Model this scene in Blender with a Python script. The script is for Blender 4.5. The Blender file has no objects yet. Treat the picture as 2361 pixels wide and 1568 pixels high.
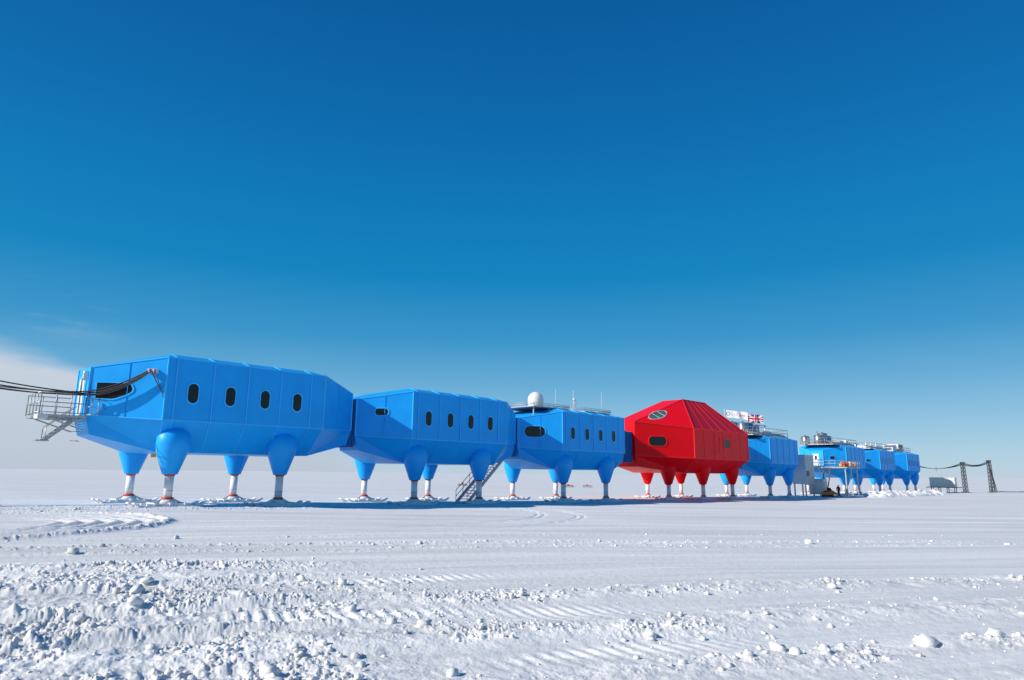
import bpy, math, random
import numpy as np
from mathutils import Vector, Matrix, Quaternion
random.seed(4)
scene=bpy.context.scene
TH=math.radians(46)
D=np.array([math.cos(TH),math.sin(TH)]); N=np.array([-math.sin(TH),math.cos(TH)])
P1=np.array([-19.47,37.6])
def zg(s):
    s=np.maximum(s,0.0); return -1.6*(1-np.exp(-s/75.0))
def W(s,n,z=None,h=0.0):
    p=P1+D*s+N*n
    zz=float(zg(s))+h if z is None else z
    return Vector((float(p[0]),float(p[1]),zz))
def sn(x,y):
    r=np.array([x,y])-P1
    return float(r@D),float(r@N)
def gz(x,y): return float(zg(sn(x,y)[0]))
def lin(c):
    return tuple(((v/255)/12.92 if v/255<=0.04045 else ((v/255+0.055)/1.055)**2.4) for v in c)
# ---------------------------------------------------------------- materials
def mat(name,col,rough=0.5,metal=0.0,var=0.06,scale=3.0,bump=0.0,bscale=20.0,coat=0.0,spec=0.5):
    m=bpy.data.materials.new(name); m.use_nodes=True
    nt=m.node_tree; b=nt.nodes['Principled BSDF']
    tc=nt.nodes.new('ShaderNodeTexCoord'); no=nt.nodes.new('ShaderNodeTexNoise')
    no.inputs['Scale'].default_value=scale; no.inputs['Detail'].default_value=6
    nt.links.new(tc.outputs['Object'],no.inputs['Vector'])
    r=nt.nodes.new('ShaderNodeValToRGB')
    r.color_ramp.elements[0].position=0.3; r.color_ramp.elements[1].position=0.7
    r.color_ramp.elements[0].color=tuple(v*(1-var) for v in col)+(1,)
    r.color_ramp.elements[1].color=tuple(min(1,v*(1+var)) for v in col)+(1,)
    nt.links.new(no.outputs['Fac'],r.inputs['Fac']); nt.links.new(r.outputs['Color'],b.inputs['Base Color'])
    b.inputs['Roughness'].default_value=rough; b.inputs['Metallic'].default_value=metal
    b.inputs['Coat Weight'].default_value=coat
    b.inputs['Specular IOR Level'].default_value=spec
    if bump>0:
        n2=nt.nodes.new('ShaderNodeTexNoise'); n2.inputs['Scale'].default_value=bscale; n2.inputs['Detail'].default_value=4
        nt.links.new(tc.outputs['Object'],n2.inputs['Vector'])
        bp=nt.nodes.new('ShaderNodeBump'); bp.inputs['Strength'].default_value=bump; bp.inputs['Distance'].default_value=0.05
        nt.links.new(n2.outputs['Fac'],bp.inputs['Height']); nt.links.new(bp.outputs['Normal'],b.inputs['Normal'])
    return m
BLUE=mat('blue_panel_paint',(0.008,0.395,0.93),0.42,var=0.07,scale=0.8,bump=0.15,bscale=0.9,spec=0.25)
BLUE2=mat('blue_trim_paint',(0.05,0.52,1.0),0.38,var=0.04,spec=.3)
RED=mat('red_panel_paint',(0.95,0.002,0.008),0.42,var=0.05,scale=0.8,bump=0.12,bscale=0.9,spec=0.15)
RED2=mat('red_trim_paint',(1.0,0.02,0.03),0.4,var=0.04,spec=.2)
WHITE=mat('white_paint',(0.82,0.80,0.77),0.45,var=0.08)
GLASS=mat('dark_window_glass',(0.008,0.009,0.011),0.08,var=0.2,spec=0.35)
GLASS2=mat('skylight_glass',(0.10,0.16,0.13),0.05,var=0.3,scale=1.5)
STEEL=mat('galvanised_steel',(0.42,0.43,0.43),0.45,0.6,var=0.15,scale=8)
DSTEEL=mat('dark_steel',(0.10,0.10,0.11),0.5,0.3,var=0.2)
TANK=mat('tank_steel',(0.55,0.55,0.54),0.3,0.85,var=0.15,scale=2)
RINGR=mat('red_ring_paint',(0.62,0.06,0.04),0.5)
RUB=mat('black_rubber',(0.015,0.015,0.016),0.6)
BELL=mat('blue_bellows',(0.006,0.12,0.36),0.7)
YEL=mat('yellow_paint',(0.75,0.5,0.03),0.5)
ORG=mat('orange_paint',(0.8,0.16,0.02),0.5)
CREAM=mat('cream_panel',(0.82,0.76,0.62),0.6)
GREY=mat('light_grey_panel',(0.66,0.67,0.67),0.55,var=0.1)
FLAGW=mat('flag_white',(0.85,0.85,0.85),0.8); FLAGR=mat('flag_red',(0.65,0.01,0.03),0.8); FLAGB=mat('flag_blue',(0.01,0.03,0.22),0.8)
MARKB=mat('mark_blue',(0.05,0.25,0.5),0.8)
# ---------------------------------------------------------------- mesh builder
class MB:
    def __init__(s): s.v=[];s.f=[];s.m=[];s.sm=[]
    def add(s,vs,fs,mi=0,smooth=False):
        o=len(s.v); s.v+= [tuple(p) for p in vs]
        for f in fs: s.f.append(tuple(o+i for i in f)); s.m.append(mi); s.sm.append(smooth)
    def box(s,a,b,mi=0):
        x0,y0,z0=a;x1,y1,z1=b
        s.add([(x0,y0,z0),(x1,y0,z0),(x1,y1,z0),(x0,y1,z0),(x0,y0,z1),(x1,y0,z1),(x1,y1,z1),(x0,y1,z1)],
              [(0,3,2,1),(4,5,6,7),(0,1,5,4),(1,2,6,5),(2,3,7,6),(3,0,4,7)],mi)
    def beam(s,p,q,w,h,mi=0,up=(0,0,1)):
        p=Vector(p);q=Vector(q);d=(q-p)
        if d.length<1e-6:return
        d.normalize(); u=Vector(up)
        if abs(d.dot(u))>0.95:u=Vector((1,0,0))
        r=d.cross(u).normalized(); u=r.cross(d).normalized()
        vs=[]
        for c in (p,q):
            for a,b in((-1,-1),(1,-1),(1,1),(-1,1)): vs.append(c+r*(a*w/2)+u*(b*h/2))
        s.add(vs,[(0,3,2,1),(4,5,6,7),(0,1,5,4),(1,2,6,5),(2,3,7,6),(3,0,4,7)],mi)
    def tube(s,p,q,r0,r1=None,k=8,mi=0):
        r1=r0 if r1 is None else r1
        s.loft([(p,r0),(q,r1)],k,mi)
    def loft(s,rings,k=16,mi=0,cap=True):
        ps=[Vector(a) for a,_ in rings]
        vs=[];fs=[]
        ax=(ps[-1]-ps[0]).normalized()
        u=Vector((0,0,1)) if abs(ax.z)<0.95 else Vector((1,0,0))
        a=ax.cross(u).normalized(); b=ax.cross(a).normalized()
        for (c,(pp,r)) in zip(ps,rings):
            for i in range(k):
                t=2*math.pi*i/k; vs.append(c+a*(math.cos(t)*r)+b*(math.sin(t)*r))
        for j in range(len(rings)-1):
            for i in range(k):
                i2=(i+1)%k; fs.append((j*k+i,j*k+i2,(j+1)*k+i2,(j+1)*k+i))
        s.add(vs,fs,mi,True)
        if cap:
            o=len(s.v)-len(vs)
            s.f.append(tuple(o+i for i in reversed(range(k)))); s.m.append(mi); s.sm.append(False)
            s.f.append(tuple(o+(len(rings)-1)*k+i for i in range(k))); s.m.append(mi); s.sm.append(False)
    def obj(s,name,mats,parent=None,loc=None,rot=None):
        me=bpy.data.meshes.new(name); me.from_pydata(s.v,[],s.f)
        for m in mats: me.materials.append(m)
        me.polygons.foreach_set('material_index',s.m); me.polygons.foreach_set('use_smooth',s.sm)
        me.update()
        o=bpy.data.objects.new(name,me); scene.collection.objects.link(o)
        if parent: o.parent=parent
        if loc is not None:o.location=loc
        if rot is not None:o.rotation_euler=rot
        return o
def empty(name,loc,rotz=0.0):
    e=bpy.data.objects.new(name,None); scene.collection.objects.link(e); e.location=loc; e.rotation_euler=(0,0,rotz); e.empty_display_size=0.5
    return e
def pill(w,h,k=8,rr=None):
    r=min(w,h)/2 if rr is None else rr
    out=[]
    for cx,cy,a0 in((w/2-r,h/2-r,0),(-w/2+r,h/2-r,90),(-w/2+r,-h/2+r,180),(w/2-r,-h/2+r,270)):
        for i in range(k+1):
            a=math.radians(a0+90*i/k); out.append((cx+r*math.cos(a),cy+r*math.sin(a)))
    return out
def window(mb,c,rx,uy,w,h,rr=None,pts=None,gl=1,fr=0):
    pts=pts or pill(w,h,rr=rr); k=len(pts)
    c=Vector(c);rx=Vector(rx).normalized();uy=Vector(uy).normalized();nn=rx.cross(uy)
    cx=sum(p[0] for p in pts)/k; cy=sum(p[1] for p in pts)/k
    def off(d):
        out=[]
        for a,b in pts:
            L=math.hypot(a-cx,b-cy); out.append((cx+(a-cx)*(1+d/L),cy+(b-cy)*(1+d/L)))
        return out
    outer=off(0.085)
    def P(q,d): return c+rx*q[0]+uy*q[1]+nn*d
    vs=[P(q,-0.02) for q in outer]+[P(q,0.045) for q in outer]+[P(q,0.045) for q in pts]+[P(q,0.012) for q in pts]
    fs=[]
    for i in range(k):
        j=(i+1)%k
        fs+= [(i,j,k+j,k+i),(k+i,k+j,2*k+j,2*k+i),(2*k+i,2*k+j,3*k+j,3*k+i)]
    mb.add(vs,fs,fr)
    mb.add([P(q,0.012) for q in pts],[tuple(range(k))],gl)
def railing(mb,pts,z,h=1.1,mi=0,r=0.025,step=1.2,closed=False):
    pts=[Vector((a,b,0)) for a,b in pts]
    if closed: pts=pts+[pts[0]]
    for a,b in zip(pts[:-1],pts[1:]):
        L=(b-a).length; k=max(1,round(L/step))
        for i in range(k+1):
            p=a.lerp(b,i/k); mb.tube((p.x,p.y,z),(p.x,p.y,z+h),r,k=5,mi=mi)
        for hh in (h,h*0.55,0.1):
            mb.tube((a.x,a.y,z+hh),(b.x,b.y,z+hh),r,k=5,mi=mi)
# ---------------------------------------------------------------- legs
def leg(mb,s,n,side,s0):
    """0 paint; 1 white; 2 ring; 3 steel"""
    g=float(zg(s0+s)-zg(s0))-.04
    sg=1 if side==0 else -1
    c=n
    mb.loft([((s,c,1.75),0.40),((s,c,1.80),0.42),((s,c,3.0),0.84),((s,c,3.45),0.92),((s,c+0.02*sg,3.9),0.88),((s,c+0.04*sg,4.15),0.72),((s,c+0.06*sg,4.32),0.46),((s,c+0.08*sg,4.38),0.2)],24,0)
    mb.loft([((s,c,1.66),0.27),((s,c,1.76),0.29)],16,2)
    mb.loft([((s,c,g+0.42),0.235),((s,c,1.68),0.235)],16,1)
    mb.loft([((s,c,g+0.9),0.245),((s,c,g+0.93),0.245)],16,3)
    mb.loft([((s,c,g+0.42),0.32),((s,c,g+0.55),0.32)],16,2)
    mb.loft([((s,c,g+0.2),0.5),((s,c,g+0.43),0.33)],14,1)
    for dn in(-0.5,0.5):
        prof=[(-1.9,0.24),(-1.65,0.08),(-1.4,0.0),(1.4,0.0),(1.65,0.08),(1.9,0.24)]
        top=[(-1.88,0.31),(-1.6,0.17),(-1.3,0.12),(1.3,0.12),(1.6,0.17),(1.88,0.31)]
        vs=[]
        for yy in(c+dn-0.22,c+dn+0.22):
            for a,b in prof: vs.append((s+a,yy,g+0.0+b))
            for a,b in reversed(top): vs.append((s+a,yy,g+0.0+b))
        fs=[tuple(range(12)),tuple(reversed(range(12,24)))]+[(i,12+i,12+(i+1)%12,(i+1)%12) for i in range(12)]
        mb.add(vs,fs,1)
        mb.beam((s-1.2,c+dn,g+0.17),(s+1.2,c+dn,g+0.17),0.1,0.12,1)
    for ds in(-0.8,0,0.8): mb.beam((s+ds,c-0.65,g+0.2),(s+ds,c+0.65,g+0.2),0.14,0.14,1)
    mb.beam((s-0.8,c,g+0.2),(s-0.2,c,g+0.5),0.1,0.1,1); mb.beam((s+0.8,c,g+0.2),(s+0.2,c,g+0.5),0.1,0.1,1)
# ---------------------------------------------------------------- blue module
WD=8.0; L=10.0; EN=2.8; ES=3.1; ESR=3.95; TZ=8.3
def blue_module(s0,win4=True,endwin=None):
    e=empty('station_module',W(s0,0),TH)
    mb=MB()
    def ringpts(side):
        f=(lambda s:s) if side==0 else (lambda s:L-s)
        X=ES if side==0 else ESR
        return dict(B=(f(.3),1.3,3.0),Wt=(f(0),0,4.76),T=(f(0),0,TZ),R=(f(.5),1.1,TZ+.34),
                    EB=(f(.3-X),EN,3.9),EW=(f(-X),EN,4.95),ET=(f(-X),EN,7.65),ER=(f(.5-X),EN+.35,7.87))
    vs=[];idx={}
    for side in(0,1):
        for k,p in ringpts(side).items():
            idx[(k,side,0)]=len(vs); vs.append(p)
            idx[(k,side,1)]=len(vs); vs.append((p[0],WD-p[1],p[2]))
    I=lambda k,a,b: idx[(k,a,b)]
    fs=[]
    for b in(0,1):
        for q in(('B','Wt'),('Wt','T'),('T','R')):
            fs.append((I(q[0],0,b),I(q[0],1,b),I(q[1],1,b),I(q[1],0,b)) if b==0 else (I(q[0],1,b),I(q[0],0,b),I(q[1],0,b),I(q[1],1,b)))
        for a in(0,1):
            for q,r in((('B','Wt'),('EB','EW')),(('Wt','T'),('EW','ET')),(('T','R'),('ET','ER'))):
                fs.append((I(q[0],a,b),I(q[1],a,b),I(r[1],a,b),I(r[0],a,b)))
    fs.append((I('R',0,0),I('R',1,0),I('R',1,1),I('R',0,1)))
    fs.append((I('B',0,0),I('B',0,1),I('B',1,1),I('B',1,0)))
    for a in(0,1):
        for q in(('EB','EW'),('EW','ET'),('ET','ER')):
            fs.append((I(q[0],a,0),I(q[0],a,1),I(q[1],a,1),I(q[1],a,0)))
        fs.append((I('R',a,0),I('R',a,1),I('ER',a,1),I('ER',a,0)))
        fs.append((I('B',a,0),I('B',a,1),I('EB',a,1),I('EB',a,0)))
    mb.add(vs,fs,0)
    for s in(0.5,2.62,4.74,6.86,8.98):
        for b in(0,1):
            y=lambda n:n if b==0 else WD-n
            sg=-1 if b==0 else 1
            mb.beam((s,y(0)+sg*.02,4.8),(s,y(0)+sg*.02,TZ-.02),0.075,0.06,1)
            sb=.3+(s/L)*(L-.6)
            mb.beam((s,y(0)+sg*.01,4.74),(sb,y(1.3)+sg*.02,3.0),0.06,0.05,1,up=(1,0,0))
            mb.beam((s,y(0)+sg*.01,TZ+.01),(s,y(1.1),TZ+.35),0.05,0.05,1,up=(1,0,0))
    for b in(0,1):
        y=lambda n:n if b==0 else WD-n
        sg=-.02 if b==0 else .02
        for a in(0,1):
            f=(lambda s:s) if a==0 else (lambda s:L-s)
            X=ES if a==0 else ESR
            mb.beam((f(0),y(0),4.76),(f(0),y(0),TZ),0.07,0.07,1)
            mb.beam((f(0),y(0),4.76),(f(-X),y(EN),4.95),0.05,0.06,1)
            mb.beam((f(0),y(0),TZ),(f(-X),y(EN),7.65),0.06,0.08,1)
            mb.beam((f(0),y(0),4.76),(f(.3),y(1.3),3.0),0.05,0.05,1)
            mb.beam((f(-X),y(EN),4.95),(f(-X),y(EN),7.65),0.09,0.09,1)
            mb.beam((f(-X/2),y(EN/2)+sg,4.86),(f(-X/2),y(EN/2)+sg,7.95),0.03,0.03,0)
        mb.beam((0,y(0),4.76),(L,y(0),4.76),0.06,0.07,1)
        mb.beam((0,y(0),TZ),(L,y(0),TZ),0.07,0.08,1)
    mb.obj('hull',[BLUE,BLUE2],e)
    lb=MB()
    for s in(0.95,7.6):
        leg(lb,s,.72,0,s0); leg(lb,s,WD-.72,1,s0)
    lb.obj('legs',[BLUE,WHITE,RINGR,STEEL],e)
    wb=MB()
    if win4:
        for s in(1.5,3.68,5.86,8.04):
            window(wb,(s,0,6.35),(1,0,0),(0,0,1),.58,1.12)
            window(wb,(s,WD,6.35),(-1,0,0),(0,0,1),.58,1.12)
    rx=Vector((ES,-EN,0)).normalized()
    if endwin:
        t,z,w,h,rr=endwin
        if w>0: window(wb,(-ES*t,EN*t,z),rx,(0,0,1),w,h,rr)
        else:
            pts=[(-.98,.45),(.62,.43),(.86,.33),(.97,.12),(.93,-.05),(.7,-.2),(.1,-.42),(-.1,-.46),(-.98,-.42)]
            pts=list(reversed(pts))
            window(wb,(-ES*t,EN*t,z),rx,(0,0,1),0,0,pts=pts)
    if wb.v: wb.obj('windows',[BLUE2,GLASS],e)
    db=MB()
    db.box((-ES-.05,3.35,4.97),(-ES+.1,4.65,7.2),0); db.box((-ES-.08,3.5,5.0),(-ES-.04,4.5,7.05),1); db.box((-ES-.1,3.85,6.1),(-ES-.07,4.15,6.7),2)
    db.obj('end_door',[BLUE2,GREY,GLASS],e)
    return e
def connector(s0,s1):
    mb=MB(); k=max(3,int((s1-s0)/.13))
    for i in range(k):
        a=i*(s1-s0)/k; w=.07 if i%2 else 0
        mb.box((a,2.95+w,4.05+w),(a+(s1-s0)/k-.004,5.05-w,7.5-w),0)
    e=mb.obj('flexible_connector',[BELL]); e.location=W(s0,0); e.rotation_euler=(0,0,TH)
MS=[0,17.45,34.9,80.5,112,131,150]
mods=[]
cfg=[(.66,6.32,-1,0,None),(.55,6.72,.95,.5,None),(.62,6.4,1.9,.98,None),None,(.6,6.4,1,.5,None),(.55,6.4,1,.5,None),None]
for i,(s,c) in enumerate(zip(MS,cfg)):
    mods.append(blue_module(s,win4=(i not in(3,4)),endwin=c))
connector(13.96,14.34);connector(31.41,31.79);connector(48.86,50.65);connector(76.36,77.35);connector(125.96,127.9);connector(144.96,146.9)
# ---------------------------------------------------------------- red module
def red_module(s0):
    e=empty('central_red_module',W(s0,0),TH)
    mb=MB(); LR=13.8; NY=-1.5; FY=9.5
    P={}
    for a in(0,1):
        f=(lambda s:s) if a==0 else (lambda s:LR-s)
        for b in(0,1):
            y=(lambda n:n) if b==0 else (lambda n:8-n)
            P['B',a,b]=(f(.8),y(.6),3.05);P['W',a,b]=(f(0),y(NY),4.7);P['T',a,b]=(f(0),y(NY),8.1)
            P['R',a,b]=(f(4.9) if a==0 else f(3.2),y(2.6),12.1)
            P['EB',a,b]=(f(-5.4),y(2.6),3.7);P['EW',a,b]=(f(-5.9),y(2.6),4.9);P['ET',a,b]=(f(-5.9),y(2.6),8.7 if a==0 else 8.0)
    keys=list(P); ix={k:i for i,k in enumerate(keys)}
    fs=[]
    I=lambda *k:ix[k]
    for b in(0,1):
        for p,q in(('B','W'),('W','T'),('T','R')): fs.append((I(p,0,b),I(p,1,b),I(q,1,b),I(q,0,b)))
        for a in(0,1):
            fs.append((I('B',a,b),I('W',a,b),I('EW',a,b),I('EB',a,b)))
            fs.append((I('W',a,b),I('T',a,b),I('ET',a,b),I('EW',a,b)))
            fs.append((I('T',a,b),I('R',a,b),I('ET',a,b)))
    for a in(0,1):
        for p,q in(('EB','EW'),('EW','ET'),('ET','R')): fs.append((I(p,a,0),I(p,a,1),I(q,a,1),I(q,a,0)))
        fs.append((I('B',a,0),I('B',a,1),I('EB',a,1),I('EB',a,0)))
    fs.append((I('R',0,0),I('R',1,0),I('R',1,1),I('R',0,1))); fs.append((I('B',0,0),I('B',0,1),I('B',1,1),I('B',1,0)))
    mb.add([P[k] for k in keys],fs,0)
    for i in range(1,6):
        t=i/6
        def lp(k): a=Vector(P[k,0,0]);b=Vector(P[k,1,0]);return a.lerp(b,t)
        mb.beam(lp('T')+Vector((0,-.005,.005)),lp('R')+Vector((0,-.005,.005)),.04,.03,1,up=(1,0,0))
        mb.beam(lp('W')+Vector((0,-.005,0)),lp('T')+Vector((0,-.005,0)),.04,.03,1)
        mb.beam(lp('W')+Vector((0,-.005,-.005)),lp('B')+Vector((0,-.005,-.005)),.04,.03,1,up=(1,0,0))
    for x,y_ in((('W',0,0),('T',0,0)),(('T',0,0),('R',0,0)),(('T',0,0),('ET',0,0)),(('W',0,0),('EW',0,0)),(('T',0,0),('T',1,0)),(('W',0,0),('W',1,0)),(('ET',0,0),('R',0,0)),(('R',0,0),('R',1,0)),(('W',1,0),('T',1,0)),(('T',1,0),('R',1,0))):
        mb.beam(P[x],P[y_],.08,.08,1)
    for a,b in(((4.9,5.1),(4.9,7.7)),((6.1,5.1),(6.1,7.7)),((4.9,7.7),(6.1,7.7)),((4.9,5.1),(6.1,5.1))):
        mb.beam((a[0],NY-.01,a[1]),(b[0],NY-.01,b[1]),.05,.05,1)
    mb.obj('hull',[RED,RED2],e)
    lb=MB()
    for s,n,sd in((-.9,1.5,0),(5.0,.35,0),(12.6,.35,0),(4.2,7.6,1),(12.4,7.6,1)): leg(lb,s,n,sd,s0)
    lb.obj('legs',[RED,WHITE,RINGR,STEEL],e)
    wb=MB()
    a=Vector(P['T',0,0]);b=Vector(P['ET',0,0]); dr=Vector((a.x-b.x,a.y-b.y,0)).normalized()
    c=Vector((-5.9*.62,NY+(2.6-NY)*.62,6.55)); window(wb,c,dr,(0,0,1),2.1,1.05,.45)
    window(wb,(7.9,NY,6.6),(1,0,0),(0,0,1),1.5,1.05,.4)
    T=Vector(P['T',0,0]);E=Vector(P['ET',0,0]);R=Vector(P['R',0,0])
    nn=(T-E).cross(R-E).normalized()
    if nn.y>0: nn=-nn
    c=E*.56+T*.13+R*.31
    rx=(R-E).normalized(); uy=nn.cross(rx).normalized()
    k=28; pts=[(1.75*math.cos(2*math.pi*i/k),.62*math.sin(2*math.pi*i/k)) for i in range(k)]
    window(wb,c,rx,uy,0,0,pts=pts,gl=2,fr=3)
    for o in(-.5,.6): wb.beam(c+rx*o-uy*.55+nn*.02,c+rx*(o+.1)+uy*.55+nn*.02,.04,.03,3)
    wb.obj('windows',[RED2,GLASS,GLASS2,GREY],e)
    return e
redm=red_module(56.6)
# ---------------------------------------------------------------- first module: balcony, stair, cable bracket
mb=MB()
for i in range(14):
    x=-5.3+i*.17; mb.beam((x,2.5,4.86),(x,5.6,4.86),.05,.05,0)
for y in(2.5,3.5,4.6,5.6): mb.beam((-5.3,y,4.8),(-3.15,y,4.8),.07,.12,0)
for x in(-5.3,-4.2,-3.2): mb.beam((x,2.5,4.78),(x,5.6,4.78),.07,.12,0)
for y in(2.7,5.3): mb.beam((-3.1,y,4.1),(-5.0,y,4.75),.07,.07,0)
railing(mb,[(-3.2,2.5),(-5.3,2.5),(-5.3,5.6),(-3.2,5.6)],4.88,1.15,0,.028,.75)
mb.box((-5.36,2.44,4.62),(-4.9,3.3,4.84),1)
for y in(3.0,3.7): mb.beam((-3.5,y,4.7),(-4.8,y,3.5),.05,.16,0)
for i in range(6):
    t=(i+.5)/6; mb.box((-3.5-1.3*t-.12,3.0,4.68-1.2*t),(-3.5-1.3*t+.12,3.7,4.72-1.2*t),0)
for y in(3.0,3.7):
    mb.tube((-3.5,y,5.4),(-4.8,y,4.2),.022,k=5); mb.tube((-4.8,y,4.2),(-4.8,y,3.5),.022,k=5)
mb.tube((-4.1,3.0,4.05),(-4.1,3.0,4.8),.022,k=5)
mb.box((-5.2,2.9,3.46),(-4.6,3.8,3.52),0)
for zc in(3.5,4.0,4.4):
    k=12
    for i in range(k):
        a=math.pi*i/k-.6;b=math.pi*(i+1)/k-.6
        mb.tube((-3.5+.27*math.cos(a),2.9-.45*math.sin(a),zc),(-3.5+.27*math.cos(b),2.9-.45*math.sin(b),zc),.018,k=4)
nr=Vector((-EN,-ES,0)).normalized()
def F(t,o,z): p=Vector((-ES*t,EN*t,z))+nr*o; return p
for z in(5.3,5.75):
    mb.tube(F(.98,.35,z+.1),F(.80,.35,z),.025,k=5); mb.tube(F(.80,.35,z),F(.74,.05,z-.05),.025,k=5)
for t in(.97,.88,.8): mb.tube(F(t,.35,4.95),F(t,.35,5.85),.025,k=5)
mb.tube(F(.97,.35,4.95),F(.78,.35,4.95),.025,k=5)
mb.box((-3.3,3.2,7.25),(-3.1,3.5,7.45),1)
mb.obj('entrance_balcony',[STEEL,GREY],mods[0])
mb=MB()
mb.beam(F(.24,.15,7.45),F(.12,.15,7.45),.3,.22,0); mb.tube(F(.2,.3,7.3),F(.2,.3,7.55),.05,k=8,mi=1); mb.tube(F(.14,.3,7.3),F(.14,.3,7.55),.05,k=8,mi=1)
mb.beam(F(.2,0,7.4),F(.2,.45,7.4),.07,.07,0)
mb.beam(F(.17,.4,7.4),F(.05,.03,6.3),.05,.05,2);mb.beam(F(.12,.4,7.4),F(.02,.03,6.0),.03,.03,2)
mb.box((-3.38,3.0,6.9),(-3.15,3.16,7.3),0)
mb.beam((-3.4,3.1,5.0),(-3.4,3.1,7.0),.06,.06,3)
mb.obj('cable_bracket',[GREY,RINGR,DSTEEL,STEEL],mods[0])
mb=MB(); mb.box((1.6,5.9,2.78),(1.85,6.1,2.98),0); mb.obj('underside_lamp',[YEL],mods[0])
def cable(name,pts,r=.035,m=RUB):
    cu=bpy.data.curves.new(name,'CURVE'); cu.dimensions='3D'; cu.bevel_depth=r; cu.bevel_resolution=2
    sp=cu.splines.new('POLY'); sp.points.add(len(pts)-1)
    for p,q in zip(sp.points,pts): p.co=(q[0],q[1],q[2],1)
    cu.materials.append(m)
    o=bpy.data.objects.new(name,cu); scene.collection.objects.link(o); return o
def cat(a,b,sag,k=24):
    a=Vector(a);b=Vector(b); out=[]
    for i in range(k+1):
        t=i/k; p=a.lerp(b,t); p.z-=4*sag*t*(1-t); out.append(p)
    return out
def loc2w(e_s0,p):
    return W(e_s0+p[0],p[1],float(zg(e_s0))+p[2])
ce=empty('power_cable',(0,0,0))
A=loc2w(0,F(.2,.32,7.5)); B=loc2w(0,(-3.75,2.7,6.15)); C=Vector((-40,31.5,11.4))
for k,(o,sg) in enumerate(((0,.0),(.1,.12),(.2,.22),(-.08,.3),(.28,.18))):
    off=Vector((.05*k,0,-o*.6)); 
    pts=cat(A+off*.4,B+off+Vector((.12*k,0,0)),.28+sg*.5)+cat(B+off+Vector((.12*k,0,0)),C+off*2,1.0+sg*2.0,30)[1:]
    o_=cable('cable_strand_%d'%k,pts,.036 if k<3 else .026); o_.parent=ce
# ---------------------------------------------------------------- lattice masts
def mast(x,y,h,w=.9,arms=True):
    mb=MB()
    cs=[(-w/2,-w/2),(w/2,-w/2),(w/2,w/2),(-w/2,w/2)]
    for a,b in cs: mb.beam((a,b,-.3),(a*.8,b*.8,h),.09,.09,0)
    k=int(h/.8)
    for i in range(k):
        z0=i*h/k;z1=(i+1)*h/k; f0=1-.2*z0/h;f1=1-.2*z1/h
        for j in range(4):
            p=cs[j];q=cs[(j+1)%4]
            mb.beam((p[0]*f0,p[1]*f0,z0),(q[0]*f1,q[1]*f1,z1),.05,.05,0); mb.beam((q[0]*f0,q[1]*f0,z0),(p[0]*f1,p[1]*f1,z1),.05,.05,0)
            mb.beam((p[0]*f1,p[1]*f1,z1),(q[0]*f1,q[1]*f1,z1),.05,.05,0)
    mb.beam((-w*.9,0,h),(w*.9,0,h),.12,.12,0); mb.beam((0,-w*.9,h-.1),(0,w*.9,h-.1),.1,.1,0)
    mb.box((-w*.9,-w*.9,-.1),(w*.9,w*.9,.08),0)
    return mb.obj('lattice_mast',[DSTEEL],None,(x,y,gz(x,y)))
mast(-40,31.5,11.3); mast(107.5,162,7.0,.75); mast(116.6,166,7.6,.75)
g1=gz(107.5,162)+7.0; g2=gz(116.6,166)+7.6
ce2=empty('power_cable',(0,0,0))
E8=loc2w(150,(14,3.5,7.0))
for k in range(4):
    dz=-.2*k
    for nm,pp in(('a',cat(E8+Vector((0,0,dz)),(107.5,162,g1+dz),1.6-.2*k)),('b',cat((107.5,162,g1+dz),(116.6,166,g2+dz),.9-.1*k)),('c',cat((116.6,166,g2+dz),(117.6+k*.2,166.5,gz(117,166)+.1),.0,4)+[Vector((117.6+i*2.2,166.5+i*.3+.6*math.sin(i*1.3+k),gz(118,166)+.08+.15*abs(math.sin(i*1.9)))) for i in range(1,22)])):
        o_=cable('cable_strand_%s%d'%(nm,k),pp,.05); o_.parent=ce2
mb=MB(); mb.tube((0,0,0),(0,0,6),.05,k=6)
for a in(0,2.1,4.2): mb.tube((0,0,5.8),(3*math.cos(a),3*math.sin(a),0),.015,k=4)
for z in(3,4.2,5.4): mb.beam((-.4,0,z),(.4,0,z),.04,.04)
mb.obj('radio_aerial',[STEEL],None,(103,165,gz(103,165)))
# ---------------------------------------------------------------- storage container
mb=MB(); mb.box((-2.5,-1.2,1.25),(2.5,1.2,3.3),0); mb.box((-2.56,-1.26,3.3),(2.56,1.26,3.4),1); 
for i in range(12): mb.box((-2.45+i*.42,-1.235,1.3),(-2.3+i*.42,-1.2,3.25),0)
mb.box((1.3,-1.25,1.35),(2.1,-1.238,3.1),1)
for x in(-2.3,-.8,.8,2.3):
    for y in(-1,1): mb.beam((x,y,-.1),(x,y,1.25),.14,.14,2)
mb.beam((-3.4,-1,1.15),(3.4,-1,1.15),.14,.16,2);mb.beam((-3.4,1,1.15),(3.4,1,1.15),.14,.16,2)
mb.beam((-2.3,-1,.1),(-.8,-1,1.1),.06,.06,2);mb.beam((2.3,-1,.1),(.8,-1,1.1),.06,.06,2)
mb.obj('storage_container',[CREAM,GREY,DSTEEL],None,(100.5,159,gz(100,160)),(0,0,-.75))
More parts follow.
